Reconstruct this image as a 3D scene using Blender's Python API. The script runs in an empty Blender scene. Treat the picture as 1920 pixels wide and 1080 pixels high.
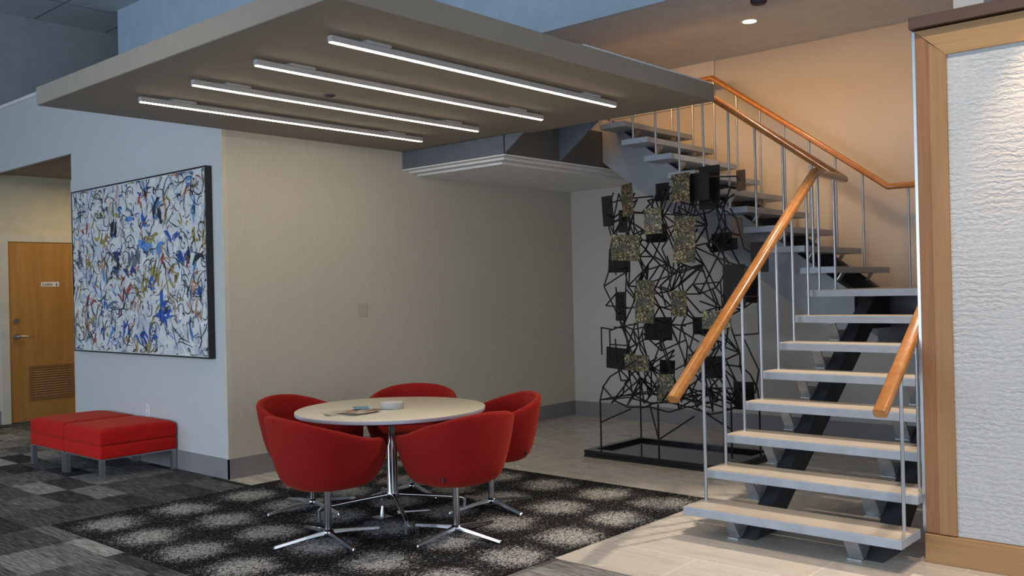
import bpy, bmesh, math, random
from mathutils import Vector, Matrix
S = bpy.context.scene
C = S.collection
PI = math.pi

# ------------------------------------------------------------------ camera
# world axes: X runs along the beige back wall, Y along the painting wall, Z up
cd = bpy.data.cameras.new('camera'); cam = bpy.data.objects.new('camera', cd); C.objects.link(cam)
rt = Vector((0.664, -0.748, -0.023)); up = Vector((0.014, -0.019, 1.0)); bk = Vector((-0.748, -0.664, -0.002))
rt.normalize(); bk = (bk - rt*bk.dot(rt)).normalized(); up = bk.cross(rt)
cam.matrix_world = Matrix(((rt.x, up.x, bk.x, 0), (rt.y, up.y, bk.y, 0), (rt.z, up.z, bk.z, 1.5), (0, 0, 0, 1)))
cd.sensor_width = 36; cd.lens = 32.59; cd.clip_start = 0.05; cd.clip_end = 100
S.camera = cam

# ------------------------------------------------------------------ colour management, world
S.view_settings.view_transform = 'Standard'
S.view_settings.look = 'None'
S.view_settings.gamma = 1
S.view_settings.use_curve_mapping = False
S.view_settings.exposure = 0.12
w = bpy.data.worlds.new('world'); S.world = w; w.use_nodes = True
w.node_tree.nodes['Background'].inputs[0].default_value = (0.55, 0.72, 1.0, 1)
w.node_tree.nodes['Background'].inputs[1].default_value = 0.3

def area(name, loc, aim, sx, sy, power, col, spread=PI):
    l = bpy.data.lights.new(name, 'AREA'); l.shape = 'RECTANGLE'; l.size = sx; l.size_y = sy
    l.energy = power; l.color = col; l.spread = spread
    o = bpy.data.objects.new(name, l); C.objects.link(o); o.location = loc
    o.rotation_euler = (Vector(aim) - Vector(loc)).to_track_quat('-Z', 'Y').to_euler()
    return o
def spot(name, loc, aim, power, col, ang, blend=0.5, rad=0.05):
    l = bpy.data.lights.new(name, 'SPOT'); l.energy = power; l.color = col
    l.spot_size = math.radians(ang); l.spot_blend = blend; l.shadow_soft_size = rad
    o = bpy.data.objects.new(name, l); C.objects.link(o); o.location = loc
    o.rotation_euler = (Vector(aim) - Vector(loc)).to_track_quat('-Z', 'Y').to_euler()
    return o

COOL = (0.74, 0.86, 1.0); WARM = (1.0, 0.62, 0.30); SOFT = (1.0, 0.84, 0.67)
# daylight through the tall shopfront windows (long side, and the end behind the camera)
area('window_daylight', (-4.35, 6.0, 1.55), (1.5, 6.0, -0.2), 9.0, 2.2, 235, COOL, 2.6)
area('window_daylight', (1.5, -2.35, 1.8), (3.2, 2, 1.9), 6.0, 2.6, 105, (0.84, 0.92, 1.0))
area('clerestory_daylight', (-4.35, 5.5, 4.2), (2, 5.5, 4.6), 8.0, 1.1, 65, (0.55, 0.77, 1.0))
# warm lamps of the stair hall, corridor and feature wall, plus an added stair wall fill
spot('stair_downlight_light', (7.67, 3.885, 3.83), (7.67, 3.885, 0), 38, SOFT, 100, 0.7, 0.05)
spot('stair_downlight_light', (6.90, 2.30, 3.83), (4.3, 2.5, 0), 480, SOFT, 62, 0.7, 0.06)
spot('lobby_downlight_light', (3.6, 1.2, 5.0), (4.9, 1.6, 0), 380, SOFT, 62, 0.9, 0.08)
spot('lobby_downlight_light', (1.2, 4.5, 5.0), (1.6, 5.2, 0), 120, (1.0, 0.88, 0.72), 90, 0.9, 0.08)
area('stair_wall_fill_light', (7.05, 4.2, 3.74), (8.75, 4.2, 2.75), 3.8, 0.10, 15, (1.0, 0.50, 0.14), 1.75)  # added unseen strip that washes the stair wall orange; no cove there
area('corridor_lamp_light', (5.2, 10.8, 2.98), (5.2, 10.8, 0), 0.6, 1.2, 20, (1.0, 0.76, 0.42))
spot('feature_wall_lamp_light', (4.90, 0.98, 3.15), (5.13, 0.98, 1.1), 75, (1.0, 0.62, 0.34), 60, 0.9, 0.03)

# ------------------------------------------------------------------ material helpers
class NT:
    def __init__(s, name):
        m = bpy.data.materials.new(name); m.use_nodes = True
        s.m = m; s.t = m.node_tree; s.b = s.t.nodes['Principled BSDF']; s._tc = None
    def n(s, typ, **kw):
        nd = s.t.nodes.new('ShaderNode' + typ)
        for k, v in kw.items():
            if k[0] == 'i' and k[1:].isdigit(): s.set(nd.inputs[int(k[1:])], v)
            else: setattr(nd, k, v)
        return nd
    def set(s, inp, v):
        if isinstance(v, bpy.types.NodeSocket): s.t.links.new(v, inp)
        elif isinstance(v, bpy.types.Node): s.t.links.new(v.outputs[0], inp)
        elif isinstance(v, (tuple, list)) and len(v) == 3 and inp.type == 'RGBA': inp.default_value = (*v, 1)
        else: inp.default_value = v
    def obj(s):
        if not s._tc: s._tc = s.n('TexCoord')
        return s._tc.outputs['Object']
    def mapping(s, scale=(1, 1, 1), loc=(0, 0, 0), rot=(0, 0, 0), vec=None):
        m = s.n('Mapping'); s.set(m.inputs[0], vec or s.obj())
        m.inputs['Location'].default_value = loc; m.inputs['Rotation'].default_value = rot; m.inputs['Scale'].default_value = scale
        return m.outputs[0]
    def noise(s, scale, vec=None, detail=3, rough=0.5, dist=0.0):
        nd = s.n('TexNoise'); s.set(nd.inputs['Vector'], vec or s.obj())
        nd.inputs['Scale'].default_value = scale; nd.inputs['Detail'].default_value = detail
        nd.inputs['Roughness'].default_value = rough; nd.inputs['Distortion'].default_value = dist
        return nd.outputs[0]
    def math(s, op, a, b=0.0, c=None, clamp=False):
        nd = s.n('Math', operation=op, use_clamp=clamp); s.set(nd.inputs[0], a); s.set(nd.inputs[1], b)
        if c is not None: s.set(nd.inputs[2], c)
        return nd.outputs[0]
    def ramp(s, fac, stops, interp='LINEAR'):
        nd = s.n('ValToRGB'); s.set(nd.inputs[0], fac); cr = nd.color_ramp; cr.interpolation = interp
        while len(cr.elements) < len(stops): cr.elements.new(0.5)
        for e, (p, c) in zip(cr.elements, stops):
            e.position = p; e.color = (*c, 1) if len(c) == 3 else c
        return nd.outputs[0]
    def mix(s, fac, a, b, mode='MIX'):
        nd = s.n('Mix', data_type='RGBA', blend_type=mode)
        s.set(nd.inputs[0], fac); s.set(nd.inputs[6], a); s.set(nd.inputs[7], b)
        return nd.outputs[2]
    def sep(s, vec=None):
        nd = s.n('SeparateXYZ'); s.set(nd.inputs[0], vec or s.obj()); return nd.outputs
    def comb(s, x, y, z=0.0):
        nd = s.n('CombineXYZ'); s.set(nd.inputs[0], x); s.set(nd.inputs[1], y); s.set(nd.inputs[2], z); return nd.outputs[0]
    def bump(s, h, strength=0.3, dist=0.01):
        nd = s.n('Bump'); nd.inputs['Strength'].default_value = strength; nd.inputs['Distance'].default_value = dist
        s.set(nd.inputs['Height'], h); s.t.links.new(nd.outputs[0], s.b.inputs['Normal'])
    def fin(s, col, rough=0.6, metal=0.0, spec=None, coat=0.0):
        s.set(s.b.inputs['Base Color'], col); s.set(s.b.inputs['Roughness'], rough); s.b.inputs['Metallic'].default_value = metal
        if spec is not None: s.b.inputs['Specular IOR Level'].default_value = spec
        if coat: s.b.inputs['Coat Weight'].default_value = coat; s.b.inputs['Coat Roughness'].default_value = 0.15
        return s.m

def plain(name, col, rough=0.6, metal=0.0, var=0.06, scale=6.0, spec=None, coat=0.0, bump=0.0):
    m = NT(name); f = m.noise(scale, detail=4)
    dk = tuple(c*(1-var) for c in col); lt = tuple(min(1, c*(1+var)) for c in col)
    c = m.ramp(f, [(0.3, dk), (0.7, lt)])
    if bump: m.bump(m.noise(scale*20, detail=2), bump, 0.002)
    return m.fin(c, rough, metal, spec, coat)
def wallpaper(name, col, var=0.05, bump=0.12, cloud=0.04):
    m = NT(name)
    a = m.noise(1.0, m.mapping((160, 160, 9)), 3); b = m.noise(1.3, detail=4)
    t = m.math('ADD', m.math('MULTIPLY', a, 0.7), m.math('MULTIPLY', b, 0.3))
    c = m.ramp(t, [(0.3, tuple(x*(1-var) for x in col)), (0.7, tuple(x*(1+var) for x in col))])
    m.bump(a, bump, 0.002)
    return m.fin(c, 0.75, spec=0.25)
def emis(name, col, st):
    m = NT(name); m.b.inputs['Emission Color'].default_value = (*col, 1); m.b.inputs['Emission Strength'].default_value = st
    return m.fin((0.8, 0.8, 0.8), 0.5)
def wood(name, c1, c2, rough=0.35, scale=(30, 30, 1.2), coat=0.2, ns=1.6):
    m = NT(name)
    v = m.mapping(scale); a = m.noise(ns, v, 6, 0.6, 0.6); b = m.noise(ns*9, v, 3)
    t = m.math('ADD', m.math('MULTIPLY', a, 0.75), m.math('MULTIPLY', b, 0.25))
    c = m.ramp(t, [(0.32, c1), (0.68, c2)]); m.bump(b, 0.05, 0.002)
    return m.fin(c, rough, coat=coat)

MT = {}
MT['wall_p'] = wallpaper('cool_white_vinyl', (0.55, 0.565, 0.565))
MT['wall_b'] = wallpaper('linen_vinyl', (0.57, 0.53, 0.455), 0.07, 0.2)
MT['wall_c'] = wallpaper('stair_wall_vinyl', (0.56, 0.54, 0.51), 0.06)
MT['upper_wall'] = plain('upper_grey_paint', (0.42, 0.43, 0.46), 0.8)
MT['bulkhead'] = plain('pale_blue_paint', (0.50, 0.62, 0.74), 0.8)
MT['ceil_paint'] = plain('ceiling_grey_paint', (0.62, 0.67, 0.74), 0.85)
MT['canopy'] = plain('taupe_canopy_paint', (0.28, 0.245, 0.20), 0.75, var=0.03)
MT['base'] = plain('grey_vinyl_base', (0.24, 0.235, 0.24), 0.45)
MT['corridor'] = plain('corridor_cream_paint', (0.62, 0.57, 0.44), 0.8)
MT['cream'] = plain('cream_door_frame_paint', (0.60, 0.57, 0.50), 0.5)
MT['white'] = plain('white_moulding_paint', (0.80, 0.79, 0.78), 0.6)
MT['whitep'] = plain('white_plastic', (0.72, 0.72, 0.72), 0.4)
MT['beigep'] = plain('almond_plastic', (0.50, 0.46, 0.38), 0.45)
MT['tred'] = None
MT['steel'] = plain('blue_grey_painted_steel', (0.33, 0.375, 0.44), 0.42, 0.0, 0.1, 9.0, coat=0.1)
MT['steel_pl'] = plain('grey_stringer_plate_paint', (0.24, 0.26, 0.29), 0.5, 0.0, 0.07, 3.0)
MT['bracket'] = plain('bare_bracket_steel', (0.42, 0.43, 0.44), 0.35, 0.55, 0.18, 22.0)
MT['beam'] = plain('charcoal_stringer_paint', (0.045, 0.048, 0.056), 0.45, 0.0, 0.15, 8.0)
MT['beam2'] = plain('brown_grey_fascia_paint', (0.10, 0.095, 0.088), 0.6)
MT['box_side'] = plain('slate_fascia_paint', (0.13, 0.145, 0.17), 0.6)
MT['rod'] = plain('satin_aluminium_baluster', (0.45, 0.48, 0.52), 0.3, 0.7, 0.05)
MT['chrome'] = plain('polished_chrome', (0.50, 0.51, 0.53), 0.22, 1.0, 0.03)
MT['brush'] = plain('brushed_steel', (0.48, 0.50, 0.52), 0.32, 0.9, 0.05)
MT['black'] = plain('black_lacquer', (0.012, 0.011, 0.011), 0.3)
MT['blackrod'] = plain('blackened_steel_rod', (0.014, 0.012, 0.011), 0.6, spec=0.3)
MT['granite'] = plain('black_plinth_stone', (0.012, 0.012, 0.013), 0.10, 0.0, 0.3, 30)
MT['bronze'] = plain('dark_bronze_plate', (0.012, 0.0095, 0.008), 0.6, 0.0, 0.3, 25, spec=0.25)
MT['rust'] = plain('brown_bronze_plate', (0.085, 0.042, 0.022), 0.5, 0.4, 0.35, 40)
MT['lamp_house'] = plain('grey_lamp_housing', (0.42, 0.42, 0.42), 0.5)
MT['diff'] = emis('lamp_diffuser_glow', (1.0, 0.84, 0.60), 27)
MT['down'] = emis('downlight_glow', (1.0, 0.85, 0.62), 22)
MT['rail'] = wood('varnished_oak_rail', (0.30, 0.105, 0.022), (0.47, 0.20, 0.052), 0.22, (14, 14, 14), 0.5, 1.0)
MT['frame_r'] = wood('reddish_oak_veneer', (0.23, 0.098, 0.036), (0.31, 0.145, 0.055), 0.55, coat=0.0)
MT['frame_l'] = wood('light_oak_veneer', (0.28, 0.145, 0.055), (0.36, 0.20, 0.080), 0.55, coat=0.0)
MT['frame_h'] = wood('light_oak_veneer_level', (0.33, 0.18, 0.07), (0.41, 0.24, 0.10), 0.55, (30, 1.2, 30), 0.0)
MT['cornice'] = wood('dark_oak_cornice', (0.07, 0.035, 0.02), (0.10, 0.05, 0.028), 0.5, (30, 1.2, 30))
MT['door'] = wood('honey_oak_door', (0.36, 0.17, 0.04), (0.50, 0.25, 0.07), 0.45, (9, 9, 0.6))
MT['vent'] = wood('brown_louvre', (0.22, 0.11, 0.04), (0.30, 0.15, 0.06), 0.5)
MT['black_ink'] = plain('black_ink', (0.02, 0.02, 0.02), 0.6)
MT['table'] = plain('cream_laminate', (0.72, 0.66, 0.53), 0.28, var=0.03, coat=0.15)
MT['tedge'] = plain('pale_lilac_edge_band', (0.55, 0.55, 0.62), 0.4)
MT['dark_under'] = plain('dark_table_underside', (0.05, 0.045, 0.06), 0.6)

def fabric(name, col):
    m = NT(name)
    a = m.noise(420, detail=2); b = m.noise(9, detail=4)
    c = m.mix(m.math('MULTIPLY', b, 0.8), tuple(x*0.75 for x in col), tuple(min(1, x*1.15) for x in col))
    c = m.mix(m.math('MULTIPLY', a, 0.35), c, tuple(x*0.6 for x in col))
    m.bump(a, 0.35, 0.002)
    m.b.inputs['Sheen Weight'].default_value = 0.25; m.b.inputs['Sheen Roughness'].default_value = 0.5
    m.b.inputs['Sheen Tint'].default_value = (1, 0.25, 0.12, 1)
    return m.fin(c, 0.9, spec=0.15)
MT['red'] = fabric('crimson_wool_felt', (0.30, 0.0095, 0.0095))
MT['red2'] = fabric('scarlet_wool_felt', (0.58, 0.012, 0.012))

def mk_treadtop():
    m = NT('beige_terrazzo_tread')
    a = m.noise(2.2, m.mapping((4, 1, 4)), 5); b = m.noise(160, detail=2)
    c = m.ramp(m.math('ADD', m.math('MULTIPLY', a, 0.7), m.math('MULTIPLY', b, 0.3)), [(0.35, (0.36, 0.31, 0.255)), (0.65, (0.46, 0.405, 0.34))])
    return m.fin(c, 0.42)
MT['tread'] = mk_treadtop()

def mk_speckle():
    m = NT('speckled_brass_enamel')
    v = m.n('TexVoronoi'); m.set(v.inputs['Vector'], m.obj()); v.inputs['Scale'].default_value = 95
    sc = m.sep(v.outputs['Color'])
    g = m.ramp(sc[0], [(0.0, (0.018, 0.016, 0.012)), (0.30, (0.05, 0.045, 0.025)), (0.50, (0.16, 0.125, 0.045)), (0.68, (0.32, 0.27, 0.12)), (0.80, (0.14, 0.16, 0.13)), (0.90, (0.55, 0.48, 0.28)), (0.97, (0.45, 0.24, 0.10))], 'CONSTANT')
    n = m.noise(7, detail=3)
    c = m.mix(m.ramp(n, [(0.36, (0, 0, 0)), (0.62, (1, 1, 1))]), m.mix(0.65, g, (0.03, 0.03, 0.022)), g)
    # plates keep a worn dark patch at their middle
    xyz = m.sep()
    d = m.math('SQRT', m.math('ADD', m.math('MULTIPLY', xyz[1], xyz[1]), m.math('MULTIPLY', xyz[2], xyz[2])))
    c = m.mix(m.ramp(d, [(0.028, (0.8, 0.8, 0.8)), (0.05, (0, 0, 0))]), c, (0.06, 0.065, 0.055))
    m.bump(v.outputs['Distance'], 0.6, 0.004)
    return m.fin(c, 0.4, 0.35)
MT['gold'] = mk_speckle()

def mk_relief():
    m = NT('rippled_stone_plaster')
    w1 = m.noise(1.0, m.mapping((1, 2.2, 1)), 3)
    z = m.sep()
    wob = m.math('MULTIPLY', m.noise(9, m.mapping((1, 1, 1.8)), 5, 0.7), 0.11)
    ph = m.math('ADD', z[2], wob)
    s = m.math('SINE', m.math('MULTIPLY', ph, 2*PI/0.034))
    fine = m.noise(38, m.mapping((1, 1, 2.2)), 5, 0.7)
    amp = m.ramp(m.noise(4.5, detail=3), [(0.35, (0.15, 0.15, 0.15)), (0.65, (1, 1, 1))])
    h = m.math('ADD', m.math('MULTIPLY', m.math('MULTIPLY', s, 0.5), amp), m.math('MULTIPLY', fine, 1.1))
    m.bump(h, 0.5, 0.008)
    c = m.ramp(fine, [(0.3, (0.43, 0.45, 0.465)), (0.7, (0.56, 0.575, 0.585))])
    return m.fin(c, 0.7)
MT['relief'] = mk_relief()

def mk_tile():
    m = NT('cream_floor_tile')
    v = m.mapping((1, 1, 1), (0.24, 0.35, 0), (0, 0, PI/2))
    b = m.n('TexBrick'); m.set(b.inputs['Vector'], v)
    b.offset = 0.5; b.inputs['Scale'].default_value = 1.0; b.inputs['Brick Width'].default_value = 1.2; b.inputs['Row Height'].default_value = 0.6
    b.inputs['Mortar Size'].default_value = 0.004; b.inputs['Mortar Smooth'].default_value = 0.1
    b.inputs['Color1'].default_value = (0.60, 0.55, 0.49, 1); b.inputs['Color2'].default_value = (0.565, 0.515, 0.455, 1)
    b.inputs['Mortar'].default_value = (0.76, 0.72, 0.66, 1)
    vein = m.noise(2.0, m.mapping((5.5, 0.9, 1)), 6, 0.62, 0.8)
    c = m.mix(m.ramp(vein, [(0.33, (0.5, 0.5, 0.5)), (0.48, (0, 0, 0))]), b.outputs[0], (0.47, 0.405, 0.34))
    m.bump(m.math('MULTIPLY', b.outputs['Fac'], -1), 0.15, 0.002)
    return m.fin(c, m.ramp(vein, [(0.3, (0.22, 0.22, 0.22)), (0.7, (0.34, 0.34, 0.34))]), spec=0.5)
MT['tile'] = mk_tile()

def mk_carpet():
    m = NT('grey_plank_carpet')
    p = m.sep()
    cu = m.math('FLOOR', m.math('DIVIDE', m.math('SUBTRACT', p[0], 3.13), 0.228))
    cv = m.math('FLOOR', m.math('DIVIDE', m.math('SUBTRACT', p[1], 6.985), 0.535))
    chk = m.math('MODULO', m.math('ABSOLUTE', m.math('ADD', cu, cv)), 2.0)
    wn = m.n('TexWhiteNoise'); m.set(wn.inputs['Vector'], m.comb(cu, cv))
    streak = m.noise(1.0, m.mapping((130, 5.5, 1)), 4, 0.65)
    fine = m.noise(330, detail=2)
    lum = m.math('ADD', m.math('MULTIPLY', m.math('SUBTRACT', 1.0, chk), 0.24), m.math('MULTIPLY', wn.outputs[0], 0.52))
    lum = m.math('ADD', lum, m.math('MULTIPLY', m.math('SUBTRACT', streak, 0.5), 1.9))
    lum = m.math('ADD', lum, m.math('MULTIPLY', m.math('SUBTRACT', fine, 0.5), 0.7))
    c = m.ramp(lum, [(0.02, (0.026, 0.026, 0.028)), (0.32, (0.09, 0.09, 0.09)), (0.60, (0.23, 0.225, 0.215)), (0.95, (0.52, 0.505, 0.47))])
    m.bump(fine, 0.5, 0.004)
    return m.fin(c, 0.95, spec=0.1)
MT['carpet'] = mk_carpet()

def mk_rug():
    m = NT('black_floral_carpet')
    p = m.sep()
    def cell(x, c0):
        t = m.math('DIVIDE', m.math('SUBTRACT', x, c0), 0.527)
        return m.math('MULTIPLY', m.math('SUBTRACT', t, m.math('ROUND', t)), 0.527)
    du = cell(p[0], 3.35); dv = cell(p[1], 3.485)
    d = m.math('SQRT', m.math('ADD', m.math('MULTIPLY', du, du), m.math('MULTIPLY', dv, dv)))
    d = m.math('ADD', d, m.math('MULTIPLY', m.math('SUBTRACT', m.noise(7, detail=3), 0.5), 0.16))
    mask = m.n('MapRange'); mask.interpolation_type = 'SMOOTHSTEP'; m.set(mask.inputs[0], d)
    mask.inputs[1].default_value = 0.30; mask.inputs[2].default_value = 0.07; mask.inputs[3].default_value = 0; mask.inputs[4].default_value = 1
    vo = m.n('TexVoronoi', feature='SMOOTH_F1'); m.set(vo.inputs['Vector'], m.mapping((1, 1.0, 1))); vo.inputs['Scale'].default_value = 34; vo.inputs['Smoothness'].default_value = 0.3
    sp = m.noise(58, m.mapping((1, 1.5, 1)), detail=3, rough=0.6, dist=1.2)
    lv = m.math('ADD', m.math('MULTIPLY', sp, 1.0), m.math('MULTIPLY', mask.outputs[0], 0.185))
    fine = m.noise(420, detail=1)
    lv = m.math('ADD', lv, m.math('MULTIPLY', m.math('SUBTRACT', fine, 0.5), 0.10))
    c = m.ramp(lv, [(0.52, (0.009, 0.009, 0.0095)), (0.61, (0.028, 0.027, 0.027)), (0.645, (0.20, 0.198, 0.194)), (0.71, (0.46, 0.455, 0.44))])
    m.bump(fine, 0.4, 0.004)
    return m.fin(c, 0.95, spec=0.1)
MT['rug'] = mk_rug()

def mk_ctile():
    m = NT('grey_ceiling_tile')
    b = m.n('TexBrick'); m.set(b.inputs['Vector'], m.mapping((1, 1, 1), (-4.785+0.9*6, -11.295+0.9*14, 0)))
    b.offset = 0.0; b.inputs['Scale'].default_value = 1.0; b.inputs['Brick Width'].default_value = 0.9; b.inputs['Row Height'].default_value = 0.9
    b.inputs['Mortar Size'].default_value = 0.012; b.inputs['Color1'].default_value = (0.52, 0.57, 0.60, 1); b.inputs['Color2'].default_value = (0.54, 0.59, 0.62, 1)
    b.inputs['Mortar'].default_value = (0.22, 0.25, 0.28, 1)
    return m.fin(b.outputs[0], 0.9)
MT['ctile'] = mk_ctile()

# ------------------------------------------------------------------ mesh helpers
class MB:
    def __init__(s): s.v = []; s.f = []; s.mi = []; s.sm = []
    def add(s, vs, fs, mi=0, smooth=False):
        b = len(s.v); s.v += [tuple(p) for p in vs]
        for f in fs: s.f.append(tuple(i+b for i in f)); s.mi.append(mi); s.sm.append(smooth)
        return s
    def box(s, x0, x1, y0, y1, z0, z1, mi=0):
        return s.add([(x0,y0,z0),(x1,y0,z0),(x1,y1,z0),(x0,y1,z0),(x0,y0,z1),(x1,y0,z1),(x1,y1,z1),(x0,y1,z1)],
                     [(0,3,2,1),(4,5,6,7),(0,1,5,4),(1,2,6,5),(2,3,7,6),(3,0,4,7)], mi)
    def prism(s, poly, axis, a, b, mi=0):
        """poly: 2-D points in the two other axes, extruded from a to b along axis"""
        def P(p, t): return (t, p[0], p[1]) if axis == 0 else (p[0], t, p[1]) if axis == 1 else (p[0], p[1], t)
        n = len(poly); vs = [P(p, a) for p in poly] + [P(p, b) for p in poly]
        fs = [tuple(range(n-1, -1, -1)), tuple(range(n, 2*n))] + [(i, (i+1) % n, n+(i+1) % n, n+i) for i in range(n)]
        return s.add(vs, fs, mi)
    def tube(s, pts, r, n=10, mi=0, cap=True, r2=None):
        pts = [Vector(p) for p in pts]; rings = []; L = len(pts)
        for i, p in enumerate(pts):
            d = (pts[min(i+1, L-1)] - pts[max(i-1, 0)]).normalized()
            h = Vector((0, 0, 1)) if abs(d.z) < 0.9 else Vector((1, 0, 0))
            a = d.cross(h).normalized(); b = d.cross(a)
            rr = r if r2 is None else r + (r2-r)*i/(L-1)
            rings.append([p + (a*math.cos(2*PI*k/n) + b*math.sin(2*PI*k/n))*rr for k in range(n)])
        vs = [q for R_ in rings for q in R_]
        fs = [(i*n+k, i*n+(k+1) % n, (i+1)*n+(k+1) % n, (i+1)*n+k) for i in range(L-1) for k in range(n)]
        s.add(vs, fs, mi, True)
        if cap: s.add(rings[0], [tuple(range(n-1, -1, -1))], mi); s.add(rings[-1], [tuple(range(n))], mi)
        return s
    def lathe(s, prof, cx=0, cy=0, n=48, mi=0, smooth=True):
        vs = [(cx+r*math.cos(2*PI*k/n), cy+r*math.sin(2*PI*k/n), z) for r, z in prof for k in range(n)]
        fs = [(i*n+k, i*n+(k+1) % n, (i+1)*n+(k+1) % n, (i+1)*n+k) for i in range(len(prof)-1) for k in range(n)]
        return s.add(vs, fs, mi, smooth)
    def sweep(s, path, prof, mi=0, smooth=True):
        P = [Vector(p) for p in path]; n = len(prof); rings = []
        for i, p in enumerate(P):
            dirs = []
            if i > 0: dirs.append((P[i]-P[i-1]).normalized())
            if i < len(P)-1: dirs.append((P[i+1]-P[i]).normalized())
            t = sum(dirs, Vector()).normalized()
            d = dirs[0]; sd = d.cross(Vector((0, 0, 1))).normalized(); u = sd.cross(d)
            ring = []
            for a, b in prof:
                q = sd*a + u*b           # offset from the path, slide along d until in the mitre plane
                q = q - d*(q.dot(t)/d.dot(t))
                ring.append(p+q)
            rings.append(ring)
        vs = [q for R_ in rings for q in R_]
        fs = [(i*n+k, i*n+(k+1) % n, (i+1)*n+(k+1) % n, (i+1)*n+k) for i in range(len(P)-1) for k in range(n)]
        s.add(vs, fs, mi, smooth)
        s.add(rings[0], [tuple(range(n-1, -1, -1))], mi); s.add(rings[-1], [tuple(range(n))], mi)
        return s
    def build(s, name, mats, parent=None, bevel=0, seg=2, org=(0, 0, 0), smooth_all=False):
        me = bpy.data.meshes.new(name)
        o0 = Vector(org)
        me.from_pydata([Vector(p)-o0 for p in s.v], [], s.f)
        mats = mats if isinstance(mats, (list, tuple)) else [mats]
        for m in mats: me.materials.append(m)
        for p, mi, sm in zip(me.polygons, s.mi, s.sm): p.material_index = mi; p.use_smooth = sm or smooth_all
        bm = bmesh.new(); bm.from_mesh(me)
        if bevel:
            bmesh.ops.remove_doubles(bm, verts=bm.verts, dist=1e-5)
            bmesh.ops.bevel(bm, geom=list(bm.edges), offset=bevel, segments=seg, affect='EDGES', profile=0.5)
        bmesh.ops.recalc_face_normals(bm, faces=bm.faces)
        bm.to_mesh(me); bm.free()
        o = bpy.data.objects.new(name, me); C.objects.link(o); o.location = org
        if parent: o.parent = parent
        return o
def tag(o, label=None, cat=None, group=None, kind=None):
    if label: o['label'] = label
    if cat: o['category'] = cat
    if group: o['group'] = group
    if kind: o['kind'] = kind
    return o
def empty(name, loc, rz=0, **k):
    o = bpy.data.objects.new(name, None); C.objects.link(o); o.location = loc; o.rotation_euler = (0, 0, rz); o.empty_display_size = 0.1
    return tag(o, **k)
def copy_tree(o, parent=None):
    c = o.copy(); C.objects.link(c)
    if parent: c.parent = parent
    for ch in list(o.children): copy_tree(ch, c)
    return c
def struct(o, label=None): return tag(o, label, None, None, 'structure')
def box(name, mat, *a, parent=None, bevel=0, org=(0, 0, 0)): return MB().box(*a).build(name, mat, parent, bevel, org=org)

# ------------------------------------------------------------------ room shell
UP = 4.12; VB = 6.80; UC = 8.75; VF = 12.19; ZC = 5.05; ZC1 = 3.86; ZP = 3.715; ZCAN = 2.872; ZCT = 3.0
fl = MB()
fl.box(4.0, UC, -2.5, 3.28, -0.1, 0, 0); fl.box(5.765, UC, 3.28, VB, -0.1, 0, 0); fl.box(4.10, 5.765, 6.43, VB, -0.1, 0, 0)
fl.box(-4.5, 4.0, -2.5, 3.28, -0.1, 0, 1); fl.box(-4.5, 2.56, 3.28, VF, -0.1, 0, 1); fl.box(2.56, 4.10, 6.43, VF, -0.1, 0, 1)
fl.box(4.10, UC, VB, VF, -0.1, 0, 1); fl.box(2.56, 5.765, 3.28, 6.43, -0.1, -0.012, 1)
struct(fl.build('floor', [MT['tile'], MT['carpet']]), 'floor of cream stone tile and grey plank carpet')
rug = box('carpet_inset', MT['rug'], 2.56, 5.765, 3.28, 6.43, -0.012, 0.004)
tag(rug, 'black carpet inset with pale speckled floral discs under the round table', 'carpet')

wp = MB()   # painting wall with the corridor mouth beyond it
wp.prism([(VB, 0), (9.655, 0), (9.655, 3.0), (VF, 3.0), (VF, ZP), (VB, ZP)], 0, UP, UP+0.036)
struct(wp.build('wall_left', MT['wall_p']), 'cool white wall that carries the painting')
struct(box('trim_1', MT['white'], UP-0.03, UP+0.18, VB, VF, ZP, ZP+0.035), 'thin white cap along the top of the painting wall')
struct(box('wall_back', MT['wall_b'], UP+0.036, UC, VB-0.003, VB+0.15, 0, ZP), 'beige linen-textured wall behind the round table')
struct(box('wall_stair', MT['wall_c'], UC, UC+0.15, 1.5, VB+0.15, 0, ZC1), 'tall wall beside the upper stairs')
struct(box('wall_stair_side', MT['wall_c'], 5.30, UC+0.15, 1.35, 1.5, 0, ZC1), 'side wall of the stairwell')
struct(box('wall_header', plain('pale_header_paint', (0.62, 0.60, 0.60), 0.8), UC-0.02, UC, 4.84, VB, 3.42, ZC1), 'pale header above the upper stairs')
struct(box('wall_far', [MT['corridor']], UP+0.16, 7.5, VF, VF+0.15, 0, 3.06))
struct(box('wall_far_upper', [MT['upper_wall']], -4.5, 7.5, VF, VF+0.15, 3.06, ZC))
struct(box('wall_far_left', [MT['wall_p']], -4.5, UP+0.16, VF, VF+0.15, 0, 3.06))
struct(box('ceiling_corridor', MT['canopy'], UP+0.16, 7.5, VB+0.15, VF, 3.06, 3.12))
struct(box('wall_corridor_end', MT['corridor'], 7.5, 7.65, VB+0.15, VF, 0, ZC))
struct(box('ceiling_high', MT['ctile'], -4.5, 7.5, -2.5, VF+0.15, ZC, ZC+0.1))
struct(box('ceiling_low', MT['ceil_paint'], 6.65, UC+0.15, -2.5, 6.95, ZC1, ZC1+0.1), 'smooth grey ceiling with the downlight')
struct(box('wall_bulkhead_stair', MT['bulkhead'], 6.60, 6.65, -2.5, 6.95, ZC1, ZC))
struct(box('wall_bulkhead', MT['bulkhead'], 5.36, 6.60, 6.95, 11.15, 3.75, ZC))
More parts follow.
